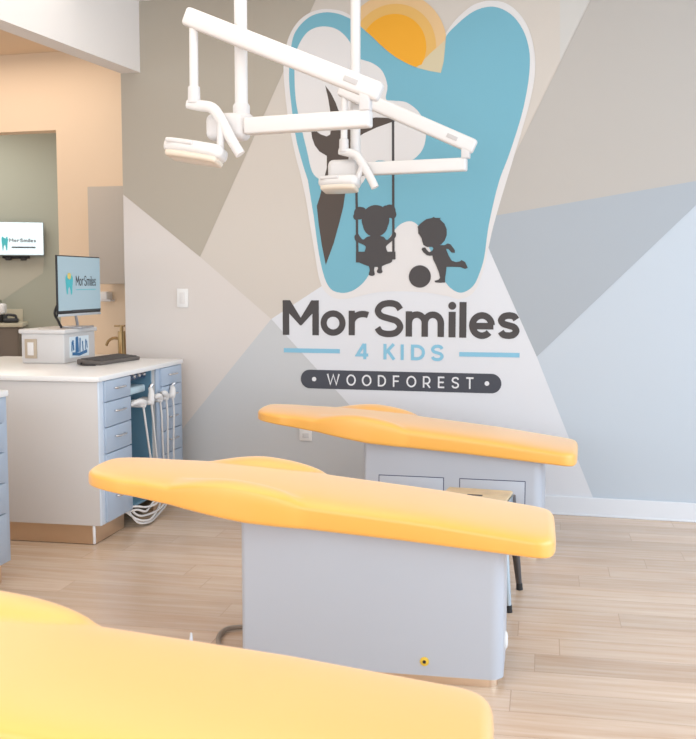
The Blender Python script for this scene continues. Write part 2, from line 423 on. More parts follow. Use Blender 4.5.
F = Flat(); F.poly(spl([(-1.9167, 2.9102), (-1.8640, 2.9743), (-1.7922, 3.0003), (-1.7145, 2.9936), (-1.6501, 2.9612), (-1.5924, 2.8972), (-1.5475, 2.8039), (-1.5092, 2.7836), (-1.4456, 2.7590), (-1.3848, 2.7081), (-1.3529, 2.6184), (-1.3627, 2.5403), (-1.3186, 2.5280), (-1.2319, 2.5127), (-1.1492, 2.4435), (-1.1112, 2.3367), (-1.1292, 2.2287), (-1.2037, 2.1583), (-1.2981, 2.1489), (-1.4060, 2.1674), (-1.4506, 2.1350), (-1.5275, 2.0137), (-1.6572, 1.9795), (-1.7750, 2.0508), (-1.8374, 2.1086), (-1.8733, 2.2470), (-1.9188, 2.4290), (-1.9447, 2.5604), (-1.9525, 2.7153), (-1.9467, 2.8321)], 4)); decal('cloud', F, LW, 2, label='pale cloud shaped tree crown')
F = Flat()
F.poly([(-1.7514, 2.6408), (-1.7151, 2.5930), (-1.6827, 2.5302), (-1.6504, 2.4429), (-1.6310, 2.3684), (-1.5923, 2.3823), (-1.5151, 2.4191), (-1.4258, 2.4307), (-1.3371, 2.4241), (-1.2677, 2.4110), (-1.3306, 2.3965), (-1.4193, 2.3695), (-1.5022, 2.3360), (-1.5600, 2.3013), (-1.5922, 2.2378), (-1.6116, 2.1148), (-1.6195, 1.9848), (-1.6345, 1.8856), (-1.6574, 1.7985), (-1.6968, 1.6611), (-1.7497, 1.5227), (-1.7759, 1.6492), (-1.7954, 1.7755), (-1.8083, 1.8951), (-1.7884, 1.9511), (-1.7618, 2.0567), (-1.7420, 2.1309), (-1.7418, 2.2054), (-1.7909, 2.2349), (-1.8204, 2.2732), (-1.8380, 2.3204), (-1.8477, 2.3921), (-1.8136, 2.3629), (-1.7808, 2.3400), (-1.7416, 2.3262), (-1.7187, 2.3378), (-1.7141, 2.3901), (-1.7185, 2.4765), (-1.7314, 2.5570)])
decal('tree', F, DB, 3, label='dark brown tree trunk with curved branches')
sun = None
circ = lambda r, c=[(-1.3198, 2.8392), (-1.3135, 2.8389)]: (c[0][0], c[0][1], r * (c[1][0] - c[0][0]))
def clipped(r, fr, to, tail):
    """sun disc whose foot follows the edge of the tooth"""
    cx, cz, R = circ(r)
    return arc(cx, cz, R, R, fr, to, 40) + tail
F = Flat(); F.poly(clipped(53, 11, 138, [(-1.5413, 3.0027), (-1.4968, 2.9608), (-1.4492, 2.9188), (-1.4017, 2.8709), (-1.3474, 2.8228), (-1.3008, 2.7872), (-1.2463, 2.7549), (-1.2007, 2.7321), (-1.1571, 2.7142), (-1.0890, 2.6940), (-1.0213, 2.6798), (-1.0053, 2.7442), (-0.9968, 2.8266)])); decal('sun_halo', F, S3, 2, label='pale orange outer sun ring')
F = Flat(); F.poly([(-0.9966, 2.8739), (-0.9968, 2.8266), (-1.0053, 2.7442), (-1.0213, 2.6798), (-1.0890, 2.6940), (-1.1696, 2.7185), (-1.1143, 2.7858), (-1.0531, 2.8240)]); decal('sun_tip', F, S4, 3, label='faded corner of the sun ring')
F = Flat(); F.poly(clipped(42.5, -2, 143, [(-1.4968, 2.9608), (-1.4492, 2.9188), (-1.4017, 2.8709), (-1.3474, 2.8228), (-1.3008, 2.7872), (-1.2463, 2.7549), (-1.2007, 2.7321), (-1.1696, 2.7197), (-1.1081, 2.7796)])); decal('sun_ring', F, S2, 4, label='orange middle sun ring')
F = Flat(); F.poly(clipped(33, -30, 146, [(-1.4745, 2.9414), (-1.4492, 2.9188), (-1.4017, 2.8709), (-1.3474, 2.8228), (-1.3008, 2.7872), (-1.2463, 2.7549), (-1.2007, 2.7321), (-1.1789, 2.7238)])); decal('sun_core', F, S1, 5, label='deep orange sun disc')
for pts in ([(-1.3168, 2.4111), (-1.3109, 1.5643)], [(-1.5536, 2.2980), (-1.5426, 1.5657)]):
    F = Flat(); F.stroke(pts, .0155); decal('swing_rope', F, DK, 4)
Gp = lambda pts: [(p[0], p[1]) for p in pts]
# child on the swing
F = Flat()
k1 = [(-4.0434, 3.3195), (-4.0357, 3.3189)]; px = k1[1][0] - k1[0][0]
for (c, rx, ry) in zip([(-1.4262, 1.8043), (-1.4267, 1.7733), (-1.5286, 1.8451), (-1.3362, 1.8535), (-1.5480, 1.8249), (-1.3158, 1.8334), (-1.5112, 1.8615), (-1.3605, 1.8693)], (11.6, 10.4, 4.6, 5, 2.8, 3, 3, 2.8), (11.6, 10, 5.2, 5.4, 3, 3.4, 2.6, 2.6)):
    F.disc(c[0], c[1], rx * px, ry * px)
F.poly(spl([(-1.4466, 1.7333), (-1.4048, 1.7327), (-1.4015, 1.7048), (-1.3727, 1.6951), (-1.3534, 1.6763), (-1.3248, 1.7008), (-1.3153, 1.7254), (-1.2962, 1.7190), (-1.2993, 1.6912), (-1.3278, 1.6637), (-1.3533, 1.6422), (-1.3577, 1.6267), (-1.3403, 1.5893), (-1.3211, 1.5644), (-1.3210, 1.5395), (-1.3593, 1.5241), (-1.3913, 1.5118), (-1.4235, 1.5088), (-1.4622, 1.5121), (-1.5011, 1.5248), (-1.5335, 1.5406), (-1.5303, 1.5688), (-1.5012, 1.5967), (-1.4883, 1.6310), (-1.5012, 1.6467), (-1.5304, 1.6594), (-1.5564, 1.6753), (-1.5609, 1.7035), (-1.5402, 1.7182), (-1.5239, 1.6968), (-1.5045, 1.6804), (-1.4819, 1.6964), (-1.4529, 1.7054)], 3))
F.poly(spl([(-1.4687, 1.5277), (-1.4300, 1.5276), (-1.4344, 1.4901), (-1.4298, 1.4619), (-1.4492, 1.4526), (-1.4686, 1.4620), (-1.4622, 1.4902)], 3))
F.poly(spl([(-1.4203, 1.5275), (-1.3850, 1.5274), (-1.3849, 1.4962), (-1.3797, 1.4775), (-1.3976, 1.4681), (-1.4170, 1.4788), (-1.4087, 1.5025)], 3))
decal('child_silhouette', F, DK, 5, label='dark silhouette of a child on the swing')
F = Flat(); F.poly([(-1.5518, 1.6052), (-1.2976, 1.6033), (-1.2974, 1.5555), (-1.3466, 1.5521), (-1.5011, 1.5373), (-1.5517, 1.5375)]); decal('swing_seat', F, DK, 6)
# child kicking the ball
F = Flat()
F.poly([(-1.1561, 1.7461), (-1.1593, 1.7548), (-1.1418, 1.7742), (-1.1063, 1.8006), (-1.0676, 1.8085), (-1.0590, 1.8151), (-1.0490, 1.8082), (-1.0135, 1.8076), (-1.0203, 1.7992), (-0.9915, 1.7720), (-0.9770, 1.7370), (-0.9767, 1.7017), (-0.9894, 1.6682), (-1.0103, 1.6458), (-1.0333, 1.6393), (-1.0476, 1.6351), (-1.0688, 1.6310), (-1.0976, 1.6300), (-1.1209, 1.6425), (-1.1298, 1.6672), (-1.1331, 1.6838), (-1.1432, 1.6993), (-1.1546, 1.7154)])
F.poly([(-1.0720, 1.6353), (-1.0334, 1.6436), (-0.9904, 1.6401), (-0.9694, 1.6515), (-0.9520, 1.6453), (-0.9264, 1.6115), (-0.9244, 1.5931), (-0.9460, 1.5951), (-0.9660, 1.6173), (-0.9803, 1.6174), (-0.9657, 1.5824), (-0.9456, 1.5468), (-0.9183, 1.5369), (-0.8942, 1.5410), (-0.8832, 1.5495), (-0.8615, 1.5366), (-0.8446, 1.5018), (-0.8611, 1.4945), (-0.8896, 1.5062), (-0.9322, 1.5076), (-0.9762, 1.5077), (-0.9791, 1.4765), (-0.9844, 1.4414), (-0.9841, 1.4119), (-1.0171, 1.4101), (-1.0472, 1.4131), (-1.0504, 1.4230), (-1.0273, 1.4286), (-1.0161, 1.4402), (-1.0245, 1.4766), (-1.0424, 1.5191), (-1.0601, 1.5548), (-1.0659, 1.5788), (-1.0803, 1.5758), (-1.1004, 1.5803), (-1.1206, 1.5976), (-1.1339, 1.6162), (-1.1264, 1.6272), (-1.1107, 1.6283), (-1.1006, 1.6141), (-1.0861, 1.5986), (-1.0661, 1.6071), (-1.0588, 1.6211)])
decal('child_silhouette', F, DK, 5, label='dark silhouette of a child kicking the ball')
c = [(-1.1429, 1.4490)][0]
F = Flat(); F.disc(c[0], c[1], 9 * px); decal('ball', F, DK, 5)

def bx(*v): return v
MS = [('M', [(-2.0399, 1.0746), (-1.7967, 1.2985)]), ('o', [(-1.7853, 1.0729), (-1.6203, 1.2353)]), ('r', [(-1.5999, 1.0779), (-1.4831, 1.2338)]), ('S', [(-1.4341, 1.0688), (-1.2434, 1.3029)]),
      ('m', [(-1.2314, 1.0747), (-0.9888, 1.2330)]), ('i', [(-0.9644, 1.0734), (-0.9135, 1.2933)]), ('l', [(-0.8934, 1.0726), (-0.8510, 1.2924)]), ('e', [(-0.8338, 1.0660), (-0.6751, 1.2311)]), ('s', [(-0.6590, 1.0685), (-0.5251, 1.2322)])]
for ch, ((x0, z0), (x1, z1)) in MS:
    F = Flat(); glyph(F, ch, x0, z0, x1, z1, px * (5.7 if ch in 'Mil' else 5.3)); decal('letter', F, DK, 1, label='large charcoal letter ' + ch)
K4 = [('4', [(-1.5526, 0.9271), (-1.4717, 1.0264)]), ('K', [(-1.3734, 0.9280), (-1.2965, 1.0266)]), ('I', [(-1.2633, 0.9264), (-1.2420, 1.0250)]), ('D', [(-1.1968, 0.9264), (-1.1073, 1.0252)]), ('S', [(-1.0712, 0.9239), (-0.9890, 1.0271)])]
for ch, ((x0, z0), (x1, z1)) in K4:
    F = Flat(); glyph(F, ch, x0, z0, x1, z1, px * 2.6); decal('letter', F, LB, 1, label='light blue character ' + ch)
for pts in ([(-2.0336, 0.9749), (-1.6579, 0.9749)], [(-0.8930, 0.9697), (-0.5236, 0.9703)]):
    F = Flat(); F.stroke(pts, px * 3.6); decal('rule_line', F, LB, 1)
(bx0, bz0), (bx1, bz1) = [(-1.9195, 0.7291), (-0.6311, 0.8533)]
bz0 = [(-1.2598, 0.7317)][0][1]; bz1 = [(-1.2604, 0.8526)][0][1]
F = Flat(); rr = (bz1 - bz0) / 2
F.poly(arc(bx0 + rr, bz0 + rr, rr, rr, 90, 270, 16) + arc(bx1 - rr, bz0 + rr, rr, rr, -90, 90, 16))
badge = decal('badge', F, mat('logo_badge', (74, 76, 84), .6, spec=.3), 1, label='dark rounded badge')
F = Flat()
WF = [('W', 327, 340), ('O', 346.6, 356), ('O', 362, 371.6), ('D', 378, 386.2), ('F', 393, 399.4), ('O', 406.5, 416.4), ('R', 423, 430.6), ('E', 438, 444.4), ('S', 451.6, 459.3), ('T', 466.2, 473.6)]
M0 = [(-1.8296, 0.7847), (-0.7197, 0.7856)]
u = (M0[1][0] - M0[0][0]) / (487 - 314.3)
WX = [(-1.7445, 0.7816), (-1.6581, 0.7838), (-1.6144, 0.7849), (-1.5525, 0.7864), (-1.5131, 0.7874), (-1.4503, 0.7890), (-1.4087, 0.7900), (-1.3555, 0.7914), (-1.3116, 0.7925), (-1.2704, 0.7935), (-1.2249, 0.7946), (-1.1616, 0.7962), (-1.1197, 0.7973), (-1.0715, 0.7985), (-1.0248, 0.7996), (-0.9846, 0.8007), (-0.9394, 0.8018), (-0.8913, 0.8030), (-0.8484, 0.8041), (-0.8026, 0.8052)]
zc = (bz0 + bz1) / 2; hh = 4.7 * px
BW = mat('logo_badge_white', (226, 226, 228), .6, spec=.3)
for i, (ch, a, b) in enumerate(WF):
    F = Flat(); glyph(F, ch, WX[2 * i][0], zc - hh, WX[2 * i + 1][0], zc + hh, px * 1.3); decal('letter', F, BW, 2, parent=badge, label='white capital letter ' + ch)
for k in (0, 1):
    F = Flat(); F.disc(M0[k][0], zc, px * 1.9, n=16); decal('dot', F, BW, 2, parent=badge, label='white dot')

# ================================================================ WALL FITTINGS
def plate(name, xz, w, h, label, cat, kind):
    e = empty(name, (xz[0], YW - .0025, xz[1]), label, cat)
    boxo('plate', (-w / 2, w / 2, -.008, 0, -h / 2, h / 2), WHITEP, e, .003)
    if kind == 'switch': boxo('rocker', (-w * .24, w * .24, -.013, -.007, -h * .3, h * .3), ENAM, e, .002)
    else:
        for s in (-1, 1): boxo('socket', (-w * .26, w * .26, -.0095, -.007, s * h * .23 - h * .13, s * h * .23 + h * .13), mat('socket_face', (205, 203, 202), .4), e, .003)
plate('light_switch', [(-2.735, 1.309)][0], .08, .125, 'white rocker light switch on the pale wall facet beside the logo', 'light switch', 'switch')
plate('power_outlet', [(-1.887, 0.452)][0], .085, .125, 'white power outlet low on the grey wall behind the farthest bench', 'outlet', 'outlet')

# ================================================================ BENCHES
def lerp(tab, x):
    for (a, va), (b, vb) in zip(tab, tab[1:]):
        if x <= b:
            t = (x - a) / (b - a); t = min(max(t, 0), 1); t = t * t * (3 - 2 * t) if len(tab) > 2 else t
            return va + (vb - va) * t
    return tab[-1][1]
def bump(x, c, w, p=2.2):
    q = abs(x - c) / w
    return math.exp(-(q ** p))
X0, X1 = -1.105, .640             # head end, foot end, from the middle of the base
def dome(x, y): 
    xl = -.50
    if x > xl: q = (abs(x - xl) / .26) ** 2.2 + (abs(y - .285) / .125) ** 2; return max(0, 1 - q) ** .75
    u = min(1, (xl - x) / .23); f = (1 - u ** 1.8) ** 1.0
    return f * max(0, 1 - (abs(y - .285) / .125) ** 2) ** .75
def pad_bm():
    bm = bmesh.new()
    half = [(X0, .185), (-.92, .225), (-.70, .262), (X1, .262)]
    zb = lambda x: lerp2([(X0, .655), (-.89, .628), (-.725, .609), (-.446, .562), (-.24, .542), (.11, .518), (X1, .474)], x)
    zt = lambda x: lerp2([(X0, .707), (-1.0, .703), (-.78, .693), (-.5, .678), (-.24, .654), (.2, .609), (X1, .549)], x)
    N = 150; K = 120; rings = []
    for i in range(N + 1):
        s = i / N
        s = s - .82 * math.sin(2 * PI * s) / (2 * PI)          # denser stations at the ends
        x = X0 + (X1 - X0) * s
        e0 = min(max((x - X0) / .10, 0), 1); e1 = min(max((X1 - x) / .09, 0), 1)
        f0 = (1 - (1 - e0) ** 2.6) ** (1 / 2.6); f1 = (1 - (1 - e1) ** 2.4) ** (1 / 2.4)
        f = max(min(f0, f1), .0)
        v0 = min(max((x - X0) / .03, 0), 1); v1 = min(max((X1 - x) / .03, 0), 1)
        fv = min((1 - (1 - v0) ** 2.2) ** (1 / 2.2), (1 - (1 - v1) ** 2.2) ** (1 / 2.2))
        dm = dome(x, .285)
        w = lerp(half, x) + .034 * dm; b = zb(x); t = zt(x); h = (t - b) / 2; zc = (t + b) / 2
        w -= (1 - f) * .12; hs = h * (.3 + .7 * fv)
        ring = []
        for k in range(K):
            a = 2 * PI * k / K
            ca, sa = math.cos(a), math.sin(a)
            n = 5.0 if sa > 0 else 9
            y = w * math.copysign(abs(ca) ** (2 / n), ca)
            z = zc + hs * math.copysign(abs(sa) ** (2 / n), sa)
            if sa > 0:
                top = min(1, sa * 2.2)
                z += dome(x, abs(y)) * .037 * min(1, sa * 4)     # raised arm lobes either side of the body hollow
                z += .012 * (1 - (y / w) ** 2) * top * fv
            ring.append(bm.verts.new((x, y, z)))
        rings.append(ring)
    for a, b in zip(rings, rings[1:]):
        for k in range(K): bm.faces.new((a[k], a[(k + 1) % K], b[(k + 1) % K], b[k]))
    bm.faces.new(rings[0][::-1]); bm.faces.new(rings[-1])
    return bm
def lerp2(tab, x):
    if x <= tab[0][0]: return tab[0][1]
    for (a, va), (b, vb) in zip(tab, tab[1:]):
        if x <= b: return va + (vb - va) * (x - a) / (b - a)
    return tab[-1][1]
BX0, BX1, BY = -.476, .467, .215
def base_bm():
    bm = bmesh.new()
    def outline(ins, rl, rr):
        pts = []
        x0, x1, y = BX0 + ins, BX1 - ins, BY - ins
        for cx, cy, r, a0 in ((x1 - rr, y - rr, rr, 0), (x0 + rl, y - rl, rl, 90), (x0 + rl, -y + rl, rl, 180), (x1 - rr, -y + rr, rr, 270)):
            pts += arc(cx, cy, r, r, a0, a0 + 90, 8)
        return pts
    o = outline(0, .02, .05)
    lo = [bm.verts.new((x, y, .034)) for x, y in o]
    hi = [bm.verts.new((x, y, .572 - .072 * (x - BX0) / (BX1 - BX0))) for x, y in o]
    n = len(o)
    for k in range(n): bm.faces.new((lo[k], lo[(k + 1) % n], hi[(k + 1) % n], hi[k]))
    bm.faces.new(lo[::-1]); bm.faces.new(hi)
    bk = bmesh.new()
    o = outline(.018, .02, .04)
    a = [bk.verts.new((x, y, 0)) for x, y in o]; b = [bk.verts.new((x, y, .036)) for x, y in o]
    for k in range(n): bk.faces.new((a[k], a[(k + 1) % n], b[(k + 1) % n], b[k]))
    bk.faces.new(a[::-1]); bk.faces.new(b)
    return bm, bk
def bench(x, y, rz, label):
    e = empty('dental_bench', (x, y, 0), label, 'dental bench', math.radians(rz), 'yellow dental benches')
    finish('pad', pad_bm(), YEL, e, 60)
    b, k = base_bm()
    finish('base', b, BASE, e, 40); finish('kick_plate', k, STEEL, e, 40)
    return e
b_mid = bench(-.81, 3.575, 4, 'yellow padded dental bench in the middle, plain grey base with small yellow button')
M = Matrix.Translation((0, 0, 0))
kx, kz = .193, .085
M90 = Matrix.Rotation(PI / 2, 4, 'X')
latheo('button', [(.016, 0), (.016, .003), (.013, .005)], mat('button_yellow', (235, 196, 70), .4), b_mid, 20, Matrix.Translation((kx, -BY, kz)) @ M90)['label'] = 'small yellow button with dark centre'
bt = latheo('button_centre', [(.006, .004), (.006, .008), (.004, .009)], DARKR, b_mid.children[-1], 14, Matrix.Translation((kx, -BY, kz)) @ M90)
My = Matrix.Rotation(PI / 2, 4, 'Y')
latheo('side_knob', [(.026, -.004), (.026, .004), (.02, .009), (.012, .011)], WHITEP, b_mid, 20, Matrix.Translation((BX1, -.06, .125)) @ My @ Matrix.Scale(1.3, 4, (1, 0, 0)))
b_far = bench(-.785, 5.365, 1.1, 'yellow padded dental bench nearest the logo wall, grey base with two drawers')
for (a, b) in ((-.392, -.041), (.040, .382)):
    gp = boxo('drawer', (a, b, -BY - .0008, -BY + .01, .262, .391), GAP, b_far, 0)
    fr = boxo('front', (a + .004, b - .004, -BY - .003, -BY, .266, .387), BASE, gp, .001)
    bm = bmesh.new(); xm = (a + b) / 2
    tube(bm, [(xm - .055, -BY - .003, .318), (xm - .055, -BY - .026, .318), (xm + .055, -BY - .026, .318), (xm + .055, -BY - .003, .318)], .005, 8)
    finish('handle', bm, CHROME, gp, 40)
b_near = bench(-.83, 1.76, 6, 'yellow padded dental bench closest to the camera, cut off by the frame')

# ================================================================ DENTAL LIGHTS
def dental_light(Y, P, label, dy):
    """P: (x, z) of pole, hub, elbow, arm ends, drop tube, yoke and head, in the plane Y"""
    e = empty('dental_light', (P['pole'][0], Y, HC), label, 'dental light', group='ceiling mounted dental lights')
    x0, z0 = P['pole'][0], HC
    loc = lambda p, y=0: Vector((p[0] - x0, y, p[1] - z0))
    zh = P['hub'][1]
    bm = bmesh.new(); tube(bm, [(0, 0, 0), (0, 0, zh + .03 - z0)], .0275, 20); finish('pole', bm, ENAM, e, 40)
    latheo('ceiling_plate', [(.1, 0), (.1, -.02), (.06, -.045), (.03, -.05)], ENAM, e, 28)
    latheo('collar', [(.033, zh + .02 - z0), (.036, zh + .03 - z0), (.036, zh + .075 - z0), (.03, zh + .085 - z0)], ENAM2, e, 24)
    # hub housing under the pole
    bm = bmesh.new(); box(bm, -.15, .03, -.055, .055, zh - .07 - z0, zh + .045 - z0, .032, 4)
    hb = finish('hub', bm, ENAM2, e, 50)
    bm = bmesh.new(); lathe(bm, [(.045, zh - .03 - z0), (.05, zh - .02 - z0), (.05, zh + .03 - z0), (.04, zh + .04 - z0)], 24)
    finish('joint', bm, ENAM2, hb, 40)
    el = loc(P['elbow'], dy)
    a = loc((x0 + .03, P['elbow'][1] - .004), dy * .35)
    baro('swing_arm', a, el + Vector((.02, 0, 0)), .06, .07, ENAM, e, .010)
    sa, sb = loc(P['spring_lo'], dy - .005), loc(P['spring_hi'], dy - .005)
    post_x = P['post']
    post = Vector((post_x - x0, dy, el.z))
    tl = (post_x - P['spring_lo'][0]) / (P['spring_hi'][0] - P['spring_lo'][0])
    ps = sa + (sb - sa) * tl
    bm = bmesh.new(); box(bm, post.x - .022, post.x + .022, dy - .034, dy + .024, post.z + .03, ps.z + .01, .006)
    finish('elbow', bm, ENAM2, e, 40)
    sp = baro('spring_arm', sa, sb, .062, .078, ENAM, e, .016)
    bm = bmesh.new()
    dr = (sb - sa).normalized(); nn = Vector((0, -1, 0))
    bar(bm, sa + dr * .1 + nn * .031, sa + dr * .16 + nn * .031, .006, .022, .002)
    finish('arm_cover', bm, mat('grey_mark', (196, 192, 190), .5), sp, 40)
    t0, t1 = loc(P['drop_hi'], dy - .005), loc(P['drop_lo'], dy - .005)
    bm = bmesh.new(); tube(bm, [t0, t1], .0185, 16); dt = finish('drop_tube', bm, ENAM, e, 40)
    bm = bmesh.new(); tube(bm, [t1 + Vector((0, 0, .05)), t1 + Vector((0, 0, .045)), t1 - Vector((0, 0, .02))], [.02, .025, .027], 16); finish('tube_collar', bm, ENAM2, dt, 40)
    yk = catmull([loc(p, dy - .005 - .02 * i / 4) for i, p in enumerate(P['yoke'])], 6)
    bm = bmesh.new(); tube(bm, yk, [.0185 + .005 * math.sin(min(1, i / 8) * PI / 2) - .004 * max(0, (i - len(yk) * .6) / len(yk)) for i in range(len(yk))], 14, .75); finish('yoke', bm, ENAM, e, 50)
    # lamp head: rounded slab, lens below
    hx, hz = P['head']; w, d, t = P['head_w'], .15, .058
    R = Matrix.Translation(loc((hx, hz), dy - .03)) @ Matrix.Rotation(P['tilt'], 4, 'Y') @ Matrix.Rotation(-.16, 4, 'X')
    bm = bmesh.new()
    box(bm, -w / 2, w / 2, -d / 2, d / 2, -t / 2, t / 2, .026, 5)
    bmesh.ops.bisect_plane(bm, geom=bm.verts[:] + bm.edges[:] + bm.faces[:], plane_co=(0, 0, 0), plane_no=(1, 0, 0))
    for c in (.25, .5, .7):
        for sg in (-1, 1): bmesh.ops.bisect_plane(bm, geom=bm.verts[:] + bm.edges[:] + bm.faces[:], plane_co=(sg * c * w / 2, 0, 0), plane_no=(1, 0, 0))
    for v in bm.verts:
        f = 1 - .38 * abs(v.co.x / (w / 2)) ** 3.5; v.co.y *= f
    bmesh.ops.transform(bm, matrix=R, verts=bm.verts)
    hd = finish('lamp_head', bm, ENAM, e, 50)
    bm = bmesh.new(); box(bm, -w * .44, w * .44, -d * .44, d * .44, -t / 2 - .02, -t / 2 + .010, .014, 4)
    for c in (0, -.25, .25, -.5, .5, -.7, .7): bmesh.ops.bisect_plane(bm, geom=bm.verts[:] + bm.edges[:] + bm.faces[:], plane_co=(c * w / 2, 0, 0), plane_no=(1, 0, 0))
    for v in bm.verts: v.co.y *= 1 - .38 * abs(v.co.x / (w / 2)) ** 3.5
    bmesh.ops.transform(bm, matrix=R, verts=bm.verts); finish('lens', bm, LENS, hd, 50)
    bm = bmesh.new(); bar(bm, R @ Vector((-w * .42, -d * .45, .012)), R @ Vector((w * .05, -d * .5, .012)), .016, .018, .006); finish('grip', bm, ENAM2, hd, 50)
    kn0 = R @ Vector((w * .42, .0, .0)); kn1 = yk[int(len(yk) * .62)]
    bm = bmesh.new(); tube(bm, [kn0, kn1 + Vector((0, .0, 0))], .016, 14); finish('knuckle', bm, ENAM2, hd, 40)
    return e
A = dict(zip(('pole', 'hub'), [(-1.541, 2.357), (-1.534, 2.089)]))
A.update(zip(('elbow', 'spring_lo', 'spring_hi', 'drop_hi', 'drop_lo', 'head'), [(-0.975, 2.077), (-0.913, 2.176), (-1.758, 2.534), (-1.724, 2.516), (-1.726, 2.193), (-1.711, 1.971)]))
A['yoke'] = [(-1.757, 2.169), (-1.706, 2.160), (-1.643, 2.147), (-1.607, 2.108), (-1.554, 2.015), (-1.510, 1.947)]
A['post'] = [(-0.976, 2.152)][0][0]; A['head_w'] = .268; A['tilt'] = .17
dental_light(4.1, A, 'white articulated dental light at upper left, larger and nearer, its pole left of the logo', -.07)
B = dict(zip(('pole', 'hub'), [(-1.380, 2.630), (-1.400, 2.045)]))
B.update(zip(('elbow', 'spring_lo', 'spring_hi', 'drop_hi', 'drop_lo', 'head'), [(-0.771, 2.038), (-0.708, 2.125), (-1.448, 2.466), (-1.423, 2.446), (-1.426, 2.146), (-1.443, 1.957)]))
B['yoke'] = [(-1.453, 2.130), (-1.407, 2.121), (-1.356, 2.105), (-1.323, 2.061), (-1.278, 1.990), (-1.244, 1.925)]
B['post'] = [(-0.756, 2.114)][0][0]; B['head_w'] = .225; B['tilt'] = -.02
dental_light(5.45, B, 'white articulated dental light hanging in front of the blue tooth, smaller and farther', -.07)

# ================================================================ CONSOLES
CZ = .915; CR = math.radians(3.6)
def console(o, D, label, bay):
    e = empty('treatment_console', (o[0], o[1], 0), label, 'cabinet', CR, 'grey and blue treatment consoles')
    wid = 1.25
    ya, yb = (.40, .81) if bay else (D / 2, D / 2)          # bay between the drawer stacks
    bm = bmesh.new()
    box(bm, -wid, -.006, 0, ya, .105, CZ - .03, .003, 2)
    box(bm, -wid, -.004, yb + .0002, D, .105, CZ - .03, .004, 2)
    if bay: box(bm, -wid, -.5, ya - .01, yb + .01, .105, CZ - .03)
    finish('carcass', bm, PANEL, e, 35)
    bm = bmesh.new(); box(bm, -wid - .02, .012, -.018, D + .004, CZ - .03, CZ, .006, 2); finish('countertop', bm, TOPW, e, 35)
    bm = bmesh.new(); box(bm, -wid + .05, -.04, .004, ya - .01, .004, .106)
    box(bm, -wid + .05, -.04, yb + .02, D - .02, 0, .106)
    finish('toe_kick', bm, STEEL, e, 35)
    boxo('corner_highlight', (-.052, -.0385, .0025, .016, .004, .105), mat('highlight_white', (236, 236, 238), .3), e, .003)  # pale strip that paints the highlight on the kick corner
    if bay:
        bm = bmesh.new(); box(bm, -.50, -.49, ya, yb, .10, CZ - .03); box(bm, -.5, -.03, ya, ya + .012, .1, CZ - .03); box(bm, -.5, -.03, yb - .012, yb, .1, CZ - .03)
        box(bm, -.5, -.02, ya, yb, .1, .115)
        finish('bay_liner', bm, BAYB, e, 35)
    stacks = ((.055, .39), (.865, 1.2)) if bay else ((.055, D / 2 - .01), (D / 2 + .01, D - .05))
    bm = bmesh.new(); box(bm, -.010, .0015, .001, stacks[0][0] + .02, .105, CZ - .031, .006, 3); finish('corner_post', bm, mat('daylit_blue_edge', (206, 215, 226), .35), e, 35)  # lighter blue on the post: daylight put into its colour
    for a, b in stacks:
        bm = bmesh.new(); box(bm, -.012, .0, (a - .004 if a < .2 else a - .055), b + (.01 if b < 1 else .05), .105, CZ - .031, .002); finish('face_frame', bm, BLUE, e, 35)
    zs = [.905, .770, .632, .489, .345, .112]
    for a, b in stacks:
        for k in range(5):
            dr = boxo('drawer', (-.002, .016, a, b, zs[k + 1] + .003, zs[k] - .003 if k else .882), BLUE, e, .002)
            bm = bmesh.new(); ym = (a + b) / 2; z = (zs[k + 1] + min(zs[k], .882)) / 2 + .012; l = .06
            tube(bm, catmull([(.014, ym - l, z), (.036, ym - l * .9, z), (.04, ym, z), (.036, ym + l * .9, z), (.014, ym + l, z)], 4), .0055, 8)
            finish('handle', bm, CHROME, dr, 40)
    return e
CO = Vector((-2.62, 4.78, 0))
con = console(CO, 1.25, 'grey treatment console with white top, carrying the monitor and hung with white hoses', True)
CM = Matrix.Translation(CO) @ Matrix.Rotation(CR, 4, 'Z')
# delivery unit in the bay
bm = bmesh.new(); box(bm, -.45, -.04, .44, .74, .755, .80, .012, 3); box(bm, -.35, -.14, .48, .70, .68, .76, .01, 2)
du = finish('delivery_unit', bm, mat('pale_teal_plastic', (196, 218, 226), .4), con, 40)
bm = bmesh.new(); box(bm, -.45, -.06, .413, .797, .835, .884, .004); finish('control_panel', bm, mat('dark_navy_panel', (44, 62, 92), .3), con, 35)
for k in range(4):
    latheo('control_knob', [(.011, 0), (.011, .016), (.008, .02)], CHROME, con, 14, Matrix.Translation((-.062, .52 + k * .075, .86)) @ Matrix.Rotation(PI / 2, 4, 'Y'))
console((-2.632, 2.83), 1.25, 'blue fronted console with white top cut off at the left edge of the frame', False)

